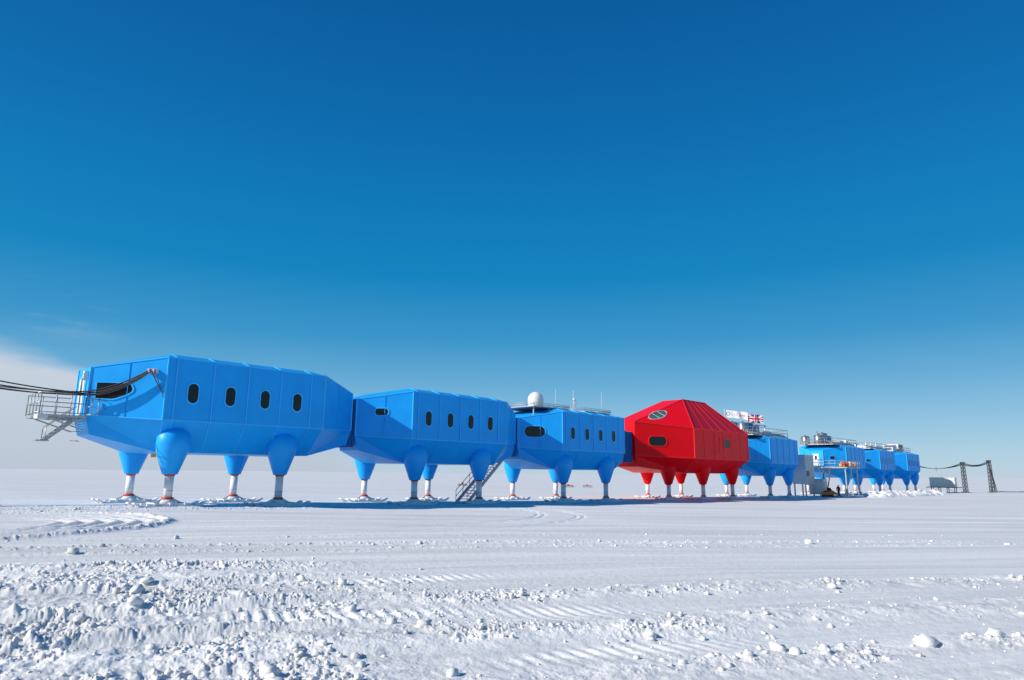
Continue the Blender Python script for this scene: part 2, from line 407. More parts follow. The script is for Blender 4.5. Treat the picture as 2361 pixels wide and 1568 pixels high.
# ---------------------------------------------------------------- staircase
mb=MB(); e=empty('access_staircase',W(24.2,1.2,float(zg(24))),TH+math.radians(14))
LS=6.0;HS=3.9
for y in(0,1.1): mb.beam((0,y,0),(LS,y,HS),.08,.28,0)
k=18
for i in range(k):
    t=(i+.5)/k; mb.box((LS*t-.15,.04,HS*t-.02),(LS*t+.15,1.06,HS*t+.03),0)
for y in(0,1.1):
    for h in(.55,1.05): mb.tube((0,y,h),(LS,y,HS+h),.03,k=6)
    for i in range(7):
        t=i/6; mb.tube((LS*t,y,HS*t),(LS*t,y,HS*t+1.05),.028,k=6)
mb.box((LS,-.1,HS-.08),(LS+1.4,1.4,HS),0)
mb.box((-.8,-.2,.02),(.1,1.3,.1),0)
mb.obj('steps_and_rails',[STEEL],e)
# ---------------------------------------------------------------- module 3 roof
e=mods[2]; mb=MB()
ZR=8.82
mb.box((-2.2,1.6,ZR-.1),(3.0,6.4,ZR),0)
for x in(-1.8,0.4,2.7):
    for y in(2.0,6.0): mb.beam((x,y,7.9),(x,y,ZR-.1),.1,.1,0)
railing(mb,[(-2.2,1.6),(3.0,1.6),(3.0,6.4),(-2.2,6.4)],ZR,.3,0,.022,1.0,True)
R0=.78; cx,cy=1.15,4.4
prof=[(.62,ZR),(.66,ZR+.03),(.66,ZR+.14),(.74,ZR+.2),(.77,ZR+.4)]+[(R0*math.cos(a),ZR+.95+.80*math.sin(a)) for a in [i*math.pi/2/9 for i in range(9)]]+[(.02,ZR+1.75)]
mb.loft([((cx,cy,z),r) for r,z in prof],24,1)
mb.obj('roof_radome',[STEEL,WHITE],e)
mb=MB()
mb.box((5.2,1.4,ZR-.1),(9.6,5.8,ZR),0)
for x in(5.5,7.4,9.3):
    for y in(1.8,5.4): mb.beam((x,y,8.4),(x,y,ZR-.1),.1,.1,0)
railing(mb,[(5.2,1.4),(9.6,1.4),(9.6,5.8),(5.2,5.8)],ZR,.3,0,.022,1.1,True)
for x,y,h in((5.4,5.4,2.5),(6.2,3.6,1.6),(7.6,4.8,2.6),(8.2,5.2,1.5),(9.4,2.4,2.4)): mb.tube((x,y,ZR),(x,y,ZR+h),.035,.02,k=6,mi=1)
mb.tube((6.8,4,ZR),(6.8,4,ZR+1.4),.05,k=6,mi=1)
for i in range(4): mb.beam((6.4,4,ZR+.5+.25*i),(7.2,4,ZR+.5+.25*i),.03,.03,1)
mb.loft([((6.8,4,ZR+1.35),.16),((6.8,4,ZR+1.55),.12)],8,1); mb.tube((6.2,3.6,ZR+.9),(7.0,3.6,ZR+.05),.02,k=4,mi=1)
mb.obj('roof_antennas',[STEEL,GREY],e)
# ---------------------------------------------------------------- module 5+ roofs
def tanks(e,lst,rail,name,extra=None):
    mb=MB()
    for x,y,r,h in lst:
        mb.loft([((x,y,8.6),r),((x,y,8.65),r*1.02),((x,y,8.6+h*.45),r),((x,y,8.63+h*.45),r*1.04),((x,y,8.68+h*.45),r),((x,y,8.6+h),r),((x,y,8.6+h+.12),r*.75),((x,y,8.6+h+.14),.15),((x,y,8.6+h+.3),.13)],18,0)
        mb.beam((x-r,y,8.5),(x+r,y,8.5),.2,.2,1)
    x0,y0,x1,y1=rail
    mb.box((x0,y0,8.46),(x1,y1,8.56),1)
    railing(mb,[(x0,y0),(x1,y0),(x1,y1),(x0,y1)],8.56,1.05,1,.035,1.3,True)
    for i in range(4): mb.tube((x0,y0+.3+.25*i,8.7+.12*i),(x1,y0+.3+.25*i,8.7+.12*i),.07,k=6,mi=0)
    if extra: extra(mb)
    mb.obj(name,[TANK,STEEL,GREY,DSTEEL,WHITE],e,(0,0,.2))
def ex5(mb):
    mb.box((4.5,2.3,8.6),(6.4,4,9.3),2); mb.box((7,3,8.6),(8.2,4.6,9.1),2)
    mb.tube((5.4,5,8.6),(5.4,5,10.2),.12,k=8,mi=4); mb.tube((3.4,2,8.6),(3.4,2,10.0),.08,k=8,mi=0)
    mb.beam((-2,1.2,9.9),(2,1.2,9.9),.12,.12,1)
tanks(mods[3],[(-1.2,3.2,.75,1.6),(.7,3.2,.75,1.6),(2.4,3.2,.75,1.5),(-.3,5.2,.75,1.8),(1.7,5.2,.75,1.7)],(-2.4,1.2,9.6,6.8),'roof_tanks',ex5)
def ex6(mb):
    mb.box((5,2.5,8.6),(7,4.5,9.4),2); mb.tube((1,5,8.6),(1,5,11),.12,k=8,mi=1); mb.box((8,2.4,8.6),(9,3,9.6),4)
tanks(mods[4],[(-1.2,4,.8,1.5),(.8,4,.8,1.9),(2.8,4,.8,1.5),(-2.0,6,.7,1.3),(4.2,5,.7,1.5)],(-2.4,1.2,9.8,6.8),'roof_tanks',ex6)
def ex7(mb):
    for x in(1,4,7.4): mb.box((x,2.5,8.6),(x+1.2,4.2,9.3),2); mb.tube((x+1.6,3,8.6),(x+1.6,3,9.9),.1,k=6,mi=4)
tanks(mods[5],[(2.9,5,.5,.9)],(-1,1.2,9.8,6.8),'roof_plant',ex7)
mb=MB()
mb.box((1.5,2.2,8.5),(7.8,6.0,8.62),1)
mb.box((4.0,2.4,8.62),(7.6,5.6,10.3),0)
for i in range(3): mb.box((4.2+i*1.15,2.36,8.95),(5.15+i*1.15,2.42,10.1),3)
mb.box((3.94,2.8,8.95),(4.02,5.2,10.1),3)
mb.box((.5,2.6,8.63),(3.4,4.6,9.6),0); mb.box((.45,2.9,8.9),(.52,4.3,9.4),3)
railing(mb,[(-1,1.3),(9,1.3),(9,6.6),(-1,6.6)],8.5,1.0,1,.035,1.3,True)
mb.obj('roof_plant_room',[GREY,STEEL,GREY,DSTEEL],mods[6],(0,0,.2))
mb=MB()
mb.box((-5.2,-1.6,4.6),(1.4,3.0,4.75),0)
railing(mb,[(-5.2,-1.6),(1.4,-1.6)],4.75,1.1,0,.04,.9)
railing(mb,[(-5.2,-1.6),(-5.2,3.0)],4.75,1.1,0,.04,.9)
random.seed(9)
for i in range(13):
    x=-4.9+i*.46; w=random.uniform(.25,.45); h=random.uniform(.4,1.0); y=random.uniform(-1.3,-.6)
    mb.box((x,y,4.752),(x+w,y+.5,4.75+h),random.choice([1,2,3,1,2,4]))
for x in(-4.8,-2,1.0): mb.beam((x,-1.2,-.1),(x,-1.2,4.6),.16,.16,0)
mb.obj('loading_terrace',[STEEL,YEL,ORG,GREY,RINGR],mods[4])
# ---------------------------------------------------------------- link bridge
e=empty('link_bridge',W(94.0,0),TH); mb=MB()
mb.box((0,2.8,4.6),(15,5.2,4.75),0)
for y in(2.8,5.2):
    railing(mb,[(0,y),(15,y)],4.75,1.2,0,.04,1.2)
    for i in range(10):
        z0,z1=(4.65,3.9) if i%2==0 else (3.9,4.65)
        mb.beam((i*1.5,y,z0),((i+1)*1.5,y,z1),.08,.08,0)
    mb.beam((0,y,3.9),(15,y,3.9),.1,.1,0)
mb.box((.6,.6,1.9),(4.2,2.7,6.3),1); mb.box((.5,.5,6.3),(4.3,2.8,6.4),0)
for i in range(6): mb.box((.7+i*.6,.56,2.0),(.78+i*.6,.6,6.2),0)
mb.box((1.0,.54,3.1),(2.0,.585,3.9),2)
for x in(.8,4.0):
    for y in(.8,2.5): mb.beam((x,y,-.3),(x,y,1.9),.18,.18,0)
mb.box((4.4,-.6,.3),(6.0,1.6,2.6),1); mb.box((4.4,-.65,2.6),(6.0,1.65,2.7),0); mb.box((4.7,-.64,.5),(5.6,-.6,2.3),0)
mb.beam((10.0,1,-.1),(13.0,1,4.7),.12,.2,2);mb.beam((10.0,2,-.1),(13.0,2,4.7),.12,.2,2)
for i in range(14): t=(i+.5)/14; mb.box((10.0+3*t-.12,1,-.1+4.8*t),(10.0+3*t+.12,2,-.06+4.8*t),2)
mb.obj('bridge_structure',[STEEL,GREY,DSTEEL],e)
# ---------------------------------------------------------------- snowmobile
def snowmobile(loc,rz):
    mb=MB()
    prof=[(-1.4,.35),(-1.35,.75),(-.5,.8),(-.1,.85),(.15,1.05),(.6,.85),(1.25,.5),(1.3,.35)]
    vs=[(a,-.33,b) for a,b in prof]+[(a,.33,b) for a,b in prof]; k=len(prof)
    mb.add(vs,[tuple(range(k)),tuple(reversed(range(k,2*k)))]+[(i,k+i,k+(i+1)%k,(i+1)%k) for i in range(k)],0)
    mb.box((-1.1,-.2,.8),(-.2,.2,.95),1)
    tp=[(-1.5,.2),(-1.3,.42),(.3,.42),(.6,.2),(.4,.02),(-1.3,.02)]
    vs=[(a,-.22,b) for a,b in tp]+[(a,.22,b) for a,b in tp]
    mb.add(vs,[tuple(range(6)),tuple(reversed(range(6,12)))]+[(i,6+i,6+(i+1)%6,(i+1)%6) for i in range(6)],1)
    for y in(-.5,.5):
        mb.beam((.5,y,.05),(1.5,y,.05),.14,.04,1); mb.beam((1.5,y,.05),(1.7,y,.2),.14,.04,1); mb.beam((1.0,y,.07),(.9,y*.5,.45),.06,.06,1)
    mb.beam((0,0,1.0),(-.1,0,1.3),.05,.05,1); mb.beam((-.1,-.35,1.3),(-.1,.35,1.3),.05,.05,1)
    mb.add([(.15,-.28,1.03),(.15,.28,1.03),(-.05,.22,1.4),(-.05,-.22,1.4)],[(0,1,2,3)],2)
    return mb.obj('snowmobile',[ORG,RUB,GLASS],None,loc,(0,0,rz))
snowmobile(W(97.5,-1.8),.3); snowmobile(W(99.8,-.6),1.0)
# ---------------------------------------------------------------- people
def person(loc,rz,jacket,step=.15):
    P=[(0,0,.95),(0,0,1.15),(0,0,1.38),(0,0,1.52),(0,.02,1.66),(0,.02,1.78),
       (-.19,0,1.42),(-.27,.03,1.15),(-.25,.16,.92),(-.25,.2,.84),(.19,0,1.42),(.27,-.02,1.15),(.25,.10,.90),(.25,.13,.82),
       (-.1,0,.9),(-.12,step*.6,.5),(-.13,step,.09),(-.13,step+.16,.05),(.1,0,.9),(.12,-step*.4,.5),(.13,-step,.09),(.13,-step+.16,.05)]
    R=[.17,.17,.19,.075,.11,.085,.095,.07,.055,.045,.095,.07,.055,.045,.11,.085,.065,.055,.11,.085,.065,.055]
    E=[(0,1),(1,2),(2,3),(3,4),(4,5),(2,6),(6,7),(7,8),(8,9),(2,10),(10,11),(11,12),(12,13),(0,14),(14,15),(15,16),(16,17),(0,18),(18,19),(19,20),(20,21)]
    me=bpy.data.meshes.new('person'); me.from_pydata(P,E,[]); o=bpy.data.objects.new('person',me); scene.collection.objects.link(o)
    sk=o.modifiers.new('skin','SKIN'); 
    for v,r in zip(me.skin_vertices[0].data,R): v.radius=(r,r*.85); v.use_root=False
    me.skin_vertices[0].data[0].use_root=True
    s_=o.modifiers.new('sub','SUBSURF'); s_.levels=1; s_.render_levels=1
    m=bpy.data.materials.new('clothing'); m.use_nodes=True; nt=m.node_tree; b=nt.nodes['Principled BSDF']; b.inputs['Roughness'].default_value=.8
    tc=nt.nodes.new('ShaderNodeTexCoord'); sx=nt.nodes.new('ShaderNodeSeparateXYZ'); r=nt.nodes.new('ShaderNodeValToRGB'); r.color_ramp.interpolation='CONSTANT'
    dv=nt.nodes.new('ShaderNodeMath'); dv.operation='DIVIDE'; dv.inputs[1].default_value=2
    nt.links.new(tc.outputs['Object'],sx.inputs[0]); nt.links.new(sx.outputs['Z'],dv.inputs[0]); nt.links.new(dv.outputs[0],r.inputs['Fac']); nt.links.new(r.outputs['Color'],b.inputs['Base Color'])
    el=r.color_ramp.elements; el[0].color=(.02,.02,.02,1); el[1].position=.45; el[1].color=jacket+(1,)
    a=el.new(.77); a.color=(.45,.28,.2,1); a=el.new(.85); a.color=(.03,.03,.04,1)
    me.materials.append(m)
    o.location=loc; o.rotation_euler=(0,0,rz)
person(W(105.2,-.5),2.6,(.03,.03,.04)); person(W(106.3,-.2),-2.2,(.25,.04,.03),.05)
# ---------------------------------------------------------------- flags
def flag(name,poleloc,h,w,hh,fn,mats,ang,droop=.1,nx=60,ny=30):
    e=empty(name,poleloc); mb=MB()
    mb.tube((0,0,-1),(0,0,h+.1),.04,.03,k=8); mb.loft([((0,0,h+.08),.07),((0,0,h+.18),.05)],8); mb.obj('pole',[WHITE],e)
    mb=MB(); vs=[];ca,sa=math.cos(ang),math.sin(ang)
    for j in range(ny+1):
        for i in range(nx+1):
            u=i/nx;v=j/ny; o=.12*math.sin(u*9+v*1.2)*u**.5+.05*math.sin(u*17+2*v)
            a=.03+u*w*.97; z=h-(1-v)*hh-droop*w*u*u+.03*math.sin(u*8+1)
            vs.append((a*ca-o*sa,a*sa+o*ca,z))
    mb.v=vs
    for j in range(ny):
        for i in range(nx):
            k=j*(nx+1)+i; mb.f.append((k,k+1,k+nx+2,k+nx+1)); mb.m.append(fn((i+.5)/nx,(j+.5)/ny)); mb.sm.append(True)
    mb.obj('cloth',mats,e)
def uj(u,v):
    x=(u-.5)*60;y=(v-.5)*30
    if abs(x)<3 or abs(y)<3: return 1
    if abs(x)<5 or abs(y)<5: return 0
    d1=(x-2*y)/math.sqrt(5); d2=(x+2*y)/math.sqrt(5)
    for d,same in((d1,x*y>0),(d2,x*y<0)):
        if same:
            side=d if x>0 else -d
            if 0<=-side<2.0: return 1
            if abs(d)<3: return 0
    return 2
def ban(u,v):
    x=u*3.1;y=v*1.0
    r=math.hypot(x-.42,y-.52)
    if .17<r<.27: return 1
    if .35<y<.62 and .8<x<1.7 and int(x*16)%3!=0: return 3
    if .3<y<.7 and 1.95<x<2.2 and abs(x-2.07)<(.7-y)*.35: return 2
    if .38<y<.58 and 2.3<x<2.8 and int(x*16)%3!=0: return 2
    return 0
p=W(77.6,5.0); flag('banner_flag',Vector((p.x,p.y,8.4)),2.8,3.2,1.05,ban,[FLAGW,MARKB,FLAGR,GREY],-.15,.12,80,24)
p=W(83.2,4.2); flag('union_flag',Vector((p.x,p.y,8.2)),2.75,2.25,1.25,uj,[FLAGW,FLAGR,FLAGB],-.1,.06)
def sledge(x,y,rz,l=6,sc=.55):
    mb=MB()
    for yy in(-.8,.8):
        mb.beam((-l/2,yy,.08),(l/2,yy,.08),.2,.08,1); mb.beam((l/2,yy,.08),(l/2+.5,yy,.45),.2,.08,1)
        for i in range(4): mb.beam((-l/2+.5+i*(l-1)/3,yy,.1),(-l/2+.5+i*(l-1)/3,yy,.55),.1,.1,1)
    mb.box((-l/2,-1,.55),(l/2,1,.65),1)
    for i in range(3): mb.box((-l/2+.3+i*l/3,-.8,.652),(-l/2+.3+i*l/3+l/3-.5,.8,.9+.35*(i%2)),0)
    o=mb.obj('cargo_sledge',[RINGR,DSTEEL],None,(x,y,gz(x,y)),(0,0,rz)); o.scale=(sc,sc,sc)
sledge(14.2,170,.1,5); sledge(19.2,172,-.2,4); sledge(-12,170,.3,4)
# ---------------------------------------------------------------- noise
def perm(seed):
    r=np.random.RandomState(seed); p=r.permutation(256); g=r.rand(256)*2*np.pi
    return np.concatenate([p,p]),np.cos(g),np.sin(g)
_pc={}
def perlin(x,y,seed=0):
    if seed not in _pc:_pc[seed]=perm(seed)
    p,gx,gy=_pc[seed]
    xi=np.floor(x).astype(np.int64);yi=np.floor(y).astype(np.int64);xf=x-xi;yf=y-yi;xi&=255;yi&=255
    u=xf*xf*xf*(xf*(xf*6-15)+10);v=yf*yf*yf*(yf*(yf*6-15)+10)
    def g(ix,iy,dx,dy):
        h=p[p[ix&255]+(iy&255)]; return gx[h]*dx+gy[h]*dy
    a=g(xi,yi,xf,yf);b=g(xi+1,yi,xf-1,yf);c=g(xi,yi+1,xf,yf-1);d=g(xi+1,yi+1,xf-1,yf-1)
    return (a+u*(b-a))+v*((c+u*(d-c))-(a+u*(b-a)))
def rot(x,y,a):
    c,s=math.cos(a),math.sin(a); return x*c-y*s,x*s+y*c
def fbm(x,y,o=4,seed=0,gain=.5):
    t=0;a=1
    for i in range(o):
        xx,yy=rot(x,y,.9*i+.4); t=t+a*perlin(xx*2.03**i+i*13.7,yy*2.03**i-i*7.3,seed+i); a*=gain
    return t
def ss(a,b,x): t=np.clip((x-a)/(b-a),0,1); return t*t*(3-2*t)
def ga(x,w): return np.exp(-(x/w)**2)
C15,S15=math.cos(math.radians(15)),math.sin(math.radians(15))
def masks(x,y):
    u=x*C15+y*S15; v=y*C15-x*S15
    wv=v+.7*perlin(u*.12,v*.12,3)+.25*perlin(u*.6,v*.6,4)
    left=(1-ss(15.5,17.8,wv))*(1-ss(-2.5,3.5,u+1.5*perlin(u*.3,v*.3,5)-(12-np.minimum(v,12))*.35))
    bands=np.maximum.reduce([ga(wv-11.5,.5),ga(wv-9.0,.65)*.95,ga(wv-6.9,.45)*.8,ga(wv-5.0,.8)*.9])
    bands=bands*ss(-4,0,u)
    tr=ga(wv-20.0,.35)*.7+ga(wv-18.6,.22)*.5+ga(wv-22.6,.25)*.3
    tr=tr*(1-ss(10,40,x))
    rough=np.clip(np.maximum(left,bands),0,1)
    return u,v,wv,rough,np.clip(tr,0,1),left
def height(x,y):
    s=(x-P1[0])*D[0]+(y-P1[1])*D[1]; n=(x-P1[0])*N[0]+(y-P1[1])*N[1]
    h=zg(s)
    u,v,wv,rough,tr,left=masks(x,y)
    near=1-ss(55,110,np.hypot(x,y))
    wx=x+.12*perlin(x*2.1,y*2.1,33); wy=y+.12*perlin(x*2.1,y*2.1,34)
    big=fbm(x*.8,y*.8,3,11)
    l1=fbm(wx*3.4,wy*3.4,5,21,.62)
    a1,b1=rot(wx,wy,.7);a2,b2=rot(wx,wy,1.9);a3,b3=rot(wx,wy,2.6)
    cl=np.maximum(0,perlin(a1*6.0,b1*6.0,41)-.18)*.8+np.maximum(0,perlin(a2*13,b2*13,42)-.14)*.55+np.maximum(0,perlin(a3*28,b3*28,43)-.08)*.34
    patch=ss(-.18,.3,fbm(x*.5,y*.5,3,51,.6))
    h=h+near*rough*(.055*big+.030*l1+.17*cl*(.12+.88*patch))
    # raised crumbly edge of the churned field
    h=h+near*ga(wv-16.0,.35)*(1-ss(-2,2,u))*(.05+.16*cl)
    # long ruts curving through the churned snow
    for k0,sl_,w_,dp in((11.3,.16,.16,.10),(9.2,.20,.18,.09),(13.6,.07,.14,.07)):
        q=v-(k0+sl_*(u+2)+.25*np.sin(u*.45+k0)); m_=ss(-11,-8,u)*(1-ss(-1.5,1.5,u))
        h=h+near*m_*(-dp*ga(q,w_)+dp*.7*ga(q-.33,.16)*(1+2*cl))
    bandr=np.maximum.reduce([ga(wv-11.5,.45),ga(wv-9.0,.6),ga(wv-6.9,.4)])*ss(-4,1,u)
    h=h+near*bandr*.045
    h=h+near*tr*(.05+.10*np.maximum(0,l1)+.12*cl)
    tm=(ga(wv-10.2,.5)+ga(wv-7.9,.42)+.7*ga(wv-13.4,.4)+.6*ga(wv-6.0,.35))*ss(-7,-3.5,u)*(1-ss(2.5,6,u))
    pp=ss(-.25,.2,perlin(u*.35,v*.9,62))
    ph=u*2*np.pi/.21+v*6+2.2*perlin(u*.8,v*.8,61)
    h=h+near*np.clip(tm,0,1)*pp*.015*np.clip(np.sin(ph)*1.5,-1,1)
    sm=(1-rough)*near
    h=h+sm*(.012*perlin(u*.25,v*5,71)+.007*perlin(u*.6,v*14,72)+.06*perlin(u*.05,v*.35,73)+.03*perlin(u*.08,v*1.3,75)+.006*fbm(x*7,y*7,3,74))
    for vv,wd,dp in((14.6,.06,.03),(15.0,.06,.03),(23.5,.15,.05),(25.8,.15,.05),(27.3,.15,.04),(17.0,.08,.03),(16.4,.08,.03),(30,.2,.05),(32,.2,.05)):
        h=h-sm*dp*ga(v-vv-1.4*perlin(u*.04,vv+0*u,77),wd)
    # turning vehicle tracks
    r=np.hypot(x+19.5,(y-24.6)*1.0); am=ss(2.4,3.2,r)*(1-ss(6.3,6.6,r))
    h=h+near*am*(.045*np.sin(r*2*np.pi/.66)+.04*cl)
    h=h+near*ga(r-6.6,.24)*(.12+.14*cl+.05*l1)*ss(-26,-16,x)
    r2=np.hypot(x+16,y-40.5)
    for q_ in(17.6,18.0,19.8,20.2): h=h-sm*.035*ga(r2-q_,.11)*ss(-14,-9,x)*(1-ss(2,9,x))
    st=ga(n-1.0,4.5)*ss(-11,-5,s)*(1-ss(70,95,s))
    h=h+near*st*(.06*np.maximum(0,l1)+.12*cl)+near*st*.05*big
    h=h+near*ga(n+2.8,.6)*ss(-11,-8,s)*(1-ss(55,75,s))*(.12*np.maximum(0,perlin(s*.4,n,78)+.2)+.12*cl)
    h=h+.05*perlin(x*.03,y*.08,81)*ss(20,60,np.hypot(x,y))
    far=ss(90,400,np.hypot(x,y)); h=h+far*.12*perlin(x*.01,y*.02,82)
    return h
az=np.radians(np.concatenate([np.linspace(-180,-50,50,endpoint=False),np.linspace(-50,-40,50,endpoint=False),np.linspace(-40,40,1250,endpoint=False),np.linspace(40,50,50,endpoint=False),np.linspace(50,180,50,endpoint=False)]))
rr=[.3,1,2,3]; r=3.6
while r<26: rr.append(r); r*=1.0038
while r<80: rr.append(r); r*=1.0050
while r<250: rr.append(r); r*=1.012
while r<9000: rr.append(r); r*=1.05
rr=np.array(rr); na=len(az); nr_=len(rr)
A_,R_=np.meshgrid(az,rr); X=(R_*np.sin(A_)).ravel(); Y=(R_*np.cos(A_)).ravel(); Z=height(X,Y)
co=np.stack([X,Y,Z],1).astype(np.float32)
co=np.concatenate([co,np.array([[0,0,0]],dtype=np.float32)])
i=np.arange(nr_-1)[:,None]*na; j=np.arange(na)[None,:]; j2=(j+1)%na
q=np.stack([i+j,i+j2,i+na+j2,i+na+j],-1).reshape(-1,4)[:, ::-1]
tri=np.stack([np.full(na,nr_*na),(np.arange(na)+1)%na,np.arange(na)],1)
me=bpy.data.meshes.new('snow_ground'); nv=len(co); nq=len(q); nt_=len(tri)
me.vertices.add(nv); me.vertices.foreach_set('co',co.ravel())
me.loops.add(nq*4+nt_*3); me.loops.foreach_set('vertex_index',np.concatenate([q.ravel(),tri.ravel()]).astype(np.int32))
me.polygons.add(nq+nt_); me.polygons.foreach_set('loop_start',np.concatenate([np.arange(nq)*4,nq*4+np.arange(nt_)*3]).astype(np.int32))
me.update(calc_edges=True); me.polygons.foreach_set('use_smooth',np.ones(nq+nt_,dtype=bool)); me.validate()
ground=bpy.data.objects.new('snow_ground',me); scene.collection.objects.link(ground)
def snowmat():
    m=bpy.data.materials.new('snow'); m.use_nodes=True; nt=m.node_tree; b=nt.nodes['Principled BSDF']
    tc=nt.nodes.new('ShaderNodeTexCoord')
    def noise(scale,rot,detail):
        mp=nt.nodes.new('ShaderNodeMapping'); mp.vector_type='TEXTURE'; mp.inputs['Rotation'].default_value=(0,0,math.radians(rot)); mp.inputs['Scale'].default_value=scale
        nt.links.new(tc.outputs['Object'],mp.inputs['Vector'])
        n1=nt.nodes.new('ShaderNodeTexNoise'); n1.inputs['Scale'].default_value=1.0; n1.inputs['Detail'].default_value=detail; nt.links.new(mp.outputs[0],n1.inputs['Vector']); return n1
    n1=noise((9,.55,1),15,7); n3=noise((30,2.2,1),10,4)
    ad=nt.nodes.new('ShaderNodeMath'); ad.operation='ADD'; nt.links.new(n1.outputs['Fac'],ad.inputs[0]); nt.links.new(n3.outputs['Fac'],ad.inputs[1])
    hf=nt.nodes.new('ShaderNodeMath'); hf.operation='MULTIPLY'; hf.inputs[1].default_value=.5; nt.links.new(ad.outputs[0],hf.inputs[0])
    rp=nt.nodes.new('ShaderNodeValToRGB'); rp.color_ramp.elements[0].position=.38; rp.color_ramp.elements[1].position=.62
    rp.color_ramp.elements[0].color=(.70,.685,.655,1); rp.color_ramp.elements[1].color=(.89,.865,.825,1)
    nt.links.new(hf.outputs[0],rp.inputs['Fac']); nt.links.new(rp.outputs['Color'],b.inputs['Base Color'])
    b.inputs['Roughness'].default_value=.7; b.inputs['Specular IOR Level'].default_value=.15
    n2=nt.nodes.new('ShaderNodeTexNoise'); n2.inputs['Scale'].default_value=24; n2.inputs['Detail'].default_value=6; n2.inputs['Roughness'].default_value=.65; nt.links.new(tc.outputs['Object'],n2.inputs['Vector'])
    b1=nt.nodes.new('ShaderNodeBump'); b1.inputs['Strength'].default_value=.6; b1.inputs['Distance'].default_value=.02; nt.links.new(n2.outputs['Fac'],b1.inputs['Height'])
    b2=nt.nodes.new('ShaderNodeBump'); b2.inputs['Strength'].default_value=.7; b2.inputs['Distance'].default_value=.1; nt.links.new(n1.outputs['Fac'],b2.inputs['Height'])
    nt.links.new(b1.outputs['Normal'],b2.inputs['Normal']); nt.links.new(b2.outputs['Normal'],b.inputs['Normal'])
    return m
SNOW=snowmat(); me.materials.append(SNOW)
# ---------------------------------------------------------------- clods
import bmesh
bm=bmesh.new(); bmesh.ops.create_icosphere(bm,subdivisions=2,radius=1); iv=np.array([v.co[:] for v in bm.verts]); itf=np.array([[v.index for v in f.verts] for f in bm.faces]); bm.free()
rs=np.random.RandomState(5)
K=110000; th=np.radians(rs.uniform(-40,40,K)); rd=5+ (rs.rand(K)**1.3)*45
cx=rd*np.sin(th);cy=rd*np.cos(th); _,_,_,ro,tr,_=masks(cx,cy)
pch=ss(-.18,.3,fbm(cx*.5,cy*.5,3,51,.6))
sN=(cx-P1[0])*N[0]+(cy-P1[1])*N[1]; sS=(cx-P1[0])*D[0]+(cy-P1[1])*D[1]
foot=ga(sN-0.5,3)*ss(-8,-4,sS)*.4
keep=rs.rand(K)<np.clip((ro*(.08+.6*pch)+tr*.5+foot)*.42,0,1)
cx=cx[keep];cy=cy[keep]; n_=len(cx)
sz=.010+.032*rs.rand(n_)**2.5+ .075*(rs.rand(n_)>.975)*rs.rand(n_)
zz=height(cx,cy)
jit=1+.3*rs.randn(n_,len(iv),1).clip(-1.2,1.2)*.8
vv=iv[None]*jit*(sz[:,None,None])*np.stack([rs.uniform(.8,1.4,n_),rs.uniform(.8,1.4,n_),rs.uniform(.6,1.0,n_)],1)[:,None,:]
vv=vv+np.stack([cx,cy,zz+sz*.3],1)[:,None,:]
ff=(itf[None]+(np.arange(n_)*len(iv))[:,None,None]).reshape(-1,3)
mc=bpy.data.meshes.new('snow_clods'); mc.vertices.add(n_*len(iv)); mc.vertices.foreach_set('co',vv.astype(np.float32).ravel())
mc.loops.add(len(ff)*3); mc.loops.foreach_set('vertex_index',ff.ravel().astype(np.int32)); mc.polygons.add(len(ff)); mc.polygons.foreach_set('loop_start',(np.arange(len(ff))*3).astype(np.int32))
mc.update(calc_edges=True); mc.materials.append(SNOW)
oc=bpy.data.objects.new('snow_clods',mc); scene.collection.objects.link(oc)
# ---------------------------------------------------------------- snow berm
def berm(sa,sb,n0,hh,wd,seed):
    ns,nn=320,30; S,Q=np.meshgrid(np.linspace(sa,sb,ns),np.linspace(-1,1,nn))
    prof=np.cos(Q*np.pi/2)**1.3
    env=ss(sa,sa+6,S)*(1-ss(sb-8,sb,S))
    nnv=n0+Q*wd+1.2*perlin(S*.05,Q*0+seed,seed)
    H=env*prof*hh*(.65+.9*fbm(S*.35,Q*1.2,4,seed+1))+.3*env*fbm(S*1.5,nnv*1.5,3,seed+5)*prof
    Px=P1[0]+D[0]*S+N[0]*nnv;Py=P1[1]+D[1]*S+N[1]*nnv; Pz=zg(S)+H-.12
    vs=np.stack([Px.ravel(),Py.ravel(),Pz.ravel()],1).tolist()
    fs=[(j*ns+i,j*ns+i+1,(j+1)*ns+i+1,(j+1)*ns+i) for j in range(nn-1) for i in range(ns-1)]
    mb=MB(); mb.add(vs,fs,0,True); mb.obj('snow_berm',[SNOW])
berm(100,150,-6.5,1.1,2.6,91); 
# ---------------------------------------------------------------- light
E_=math.radians(29); A=math.radians(22)
hz=-math.cos(A)*D+math.sin(A)*N
sv=Vector((hz[0]*math.cos(E_),hz[1]*math.cos(E_),math.sin(E_)))
sl=bpy.data.lights.new('sun','SUN'); sl.energy=4.9; sl.angle=math.radians(.5); sl.color=(1,.955,.885)
so=bpy.data.objects.new('sun',sl); scene.collection.objects.link(so); so.rotation_euler=sv.to_track_quat('Z','Y').to_euler(); so.location=(-30,-10,40)
w=bpy.data.worlds.new('World'); scene.world=w; w.use_nodes=True; nt=w.node_tree; nt.nodes.clear()
def N_(t,**k):
    n=nt.nodes.new(t)
    for a,b in k.items(): setattr(n,a,b)
    return n
def MA(op,a,b=None,c=None,clamp=False):
    n=N_('ShaderNodeMath',operation=op); n.use_clamp=clamp
    for i,x in enumerate((a,b,c)):
        if x is None: continue
        if isinstance(x,(int,float)): n.inputs[i].default_value=x
        else: nt.links.new(x,n.inputs[i])
    return n.outputs[0]
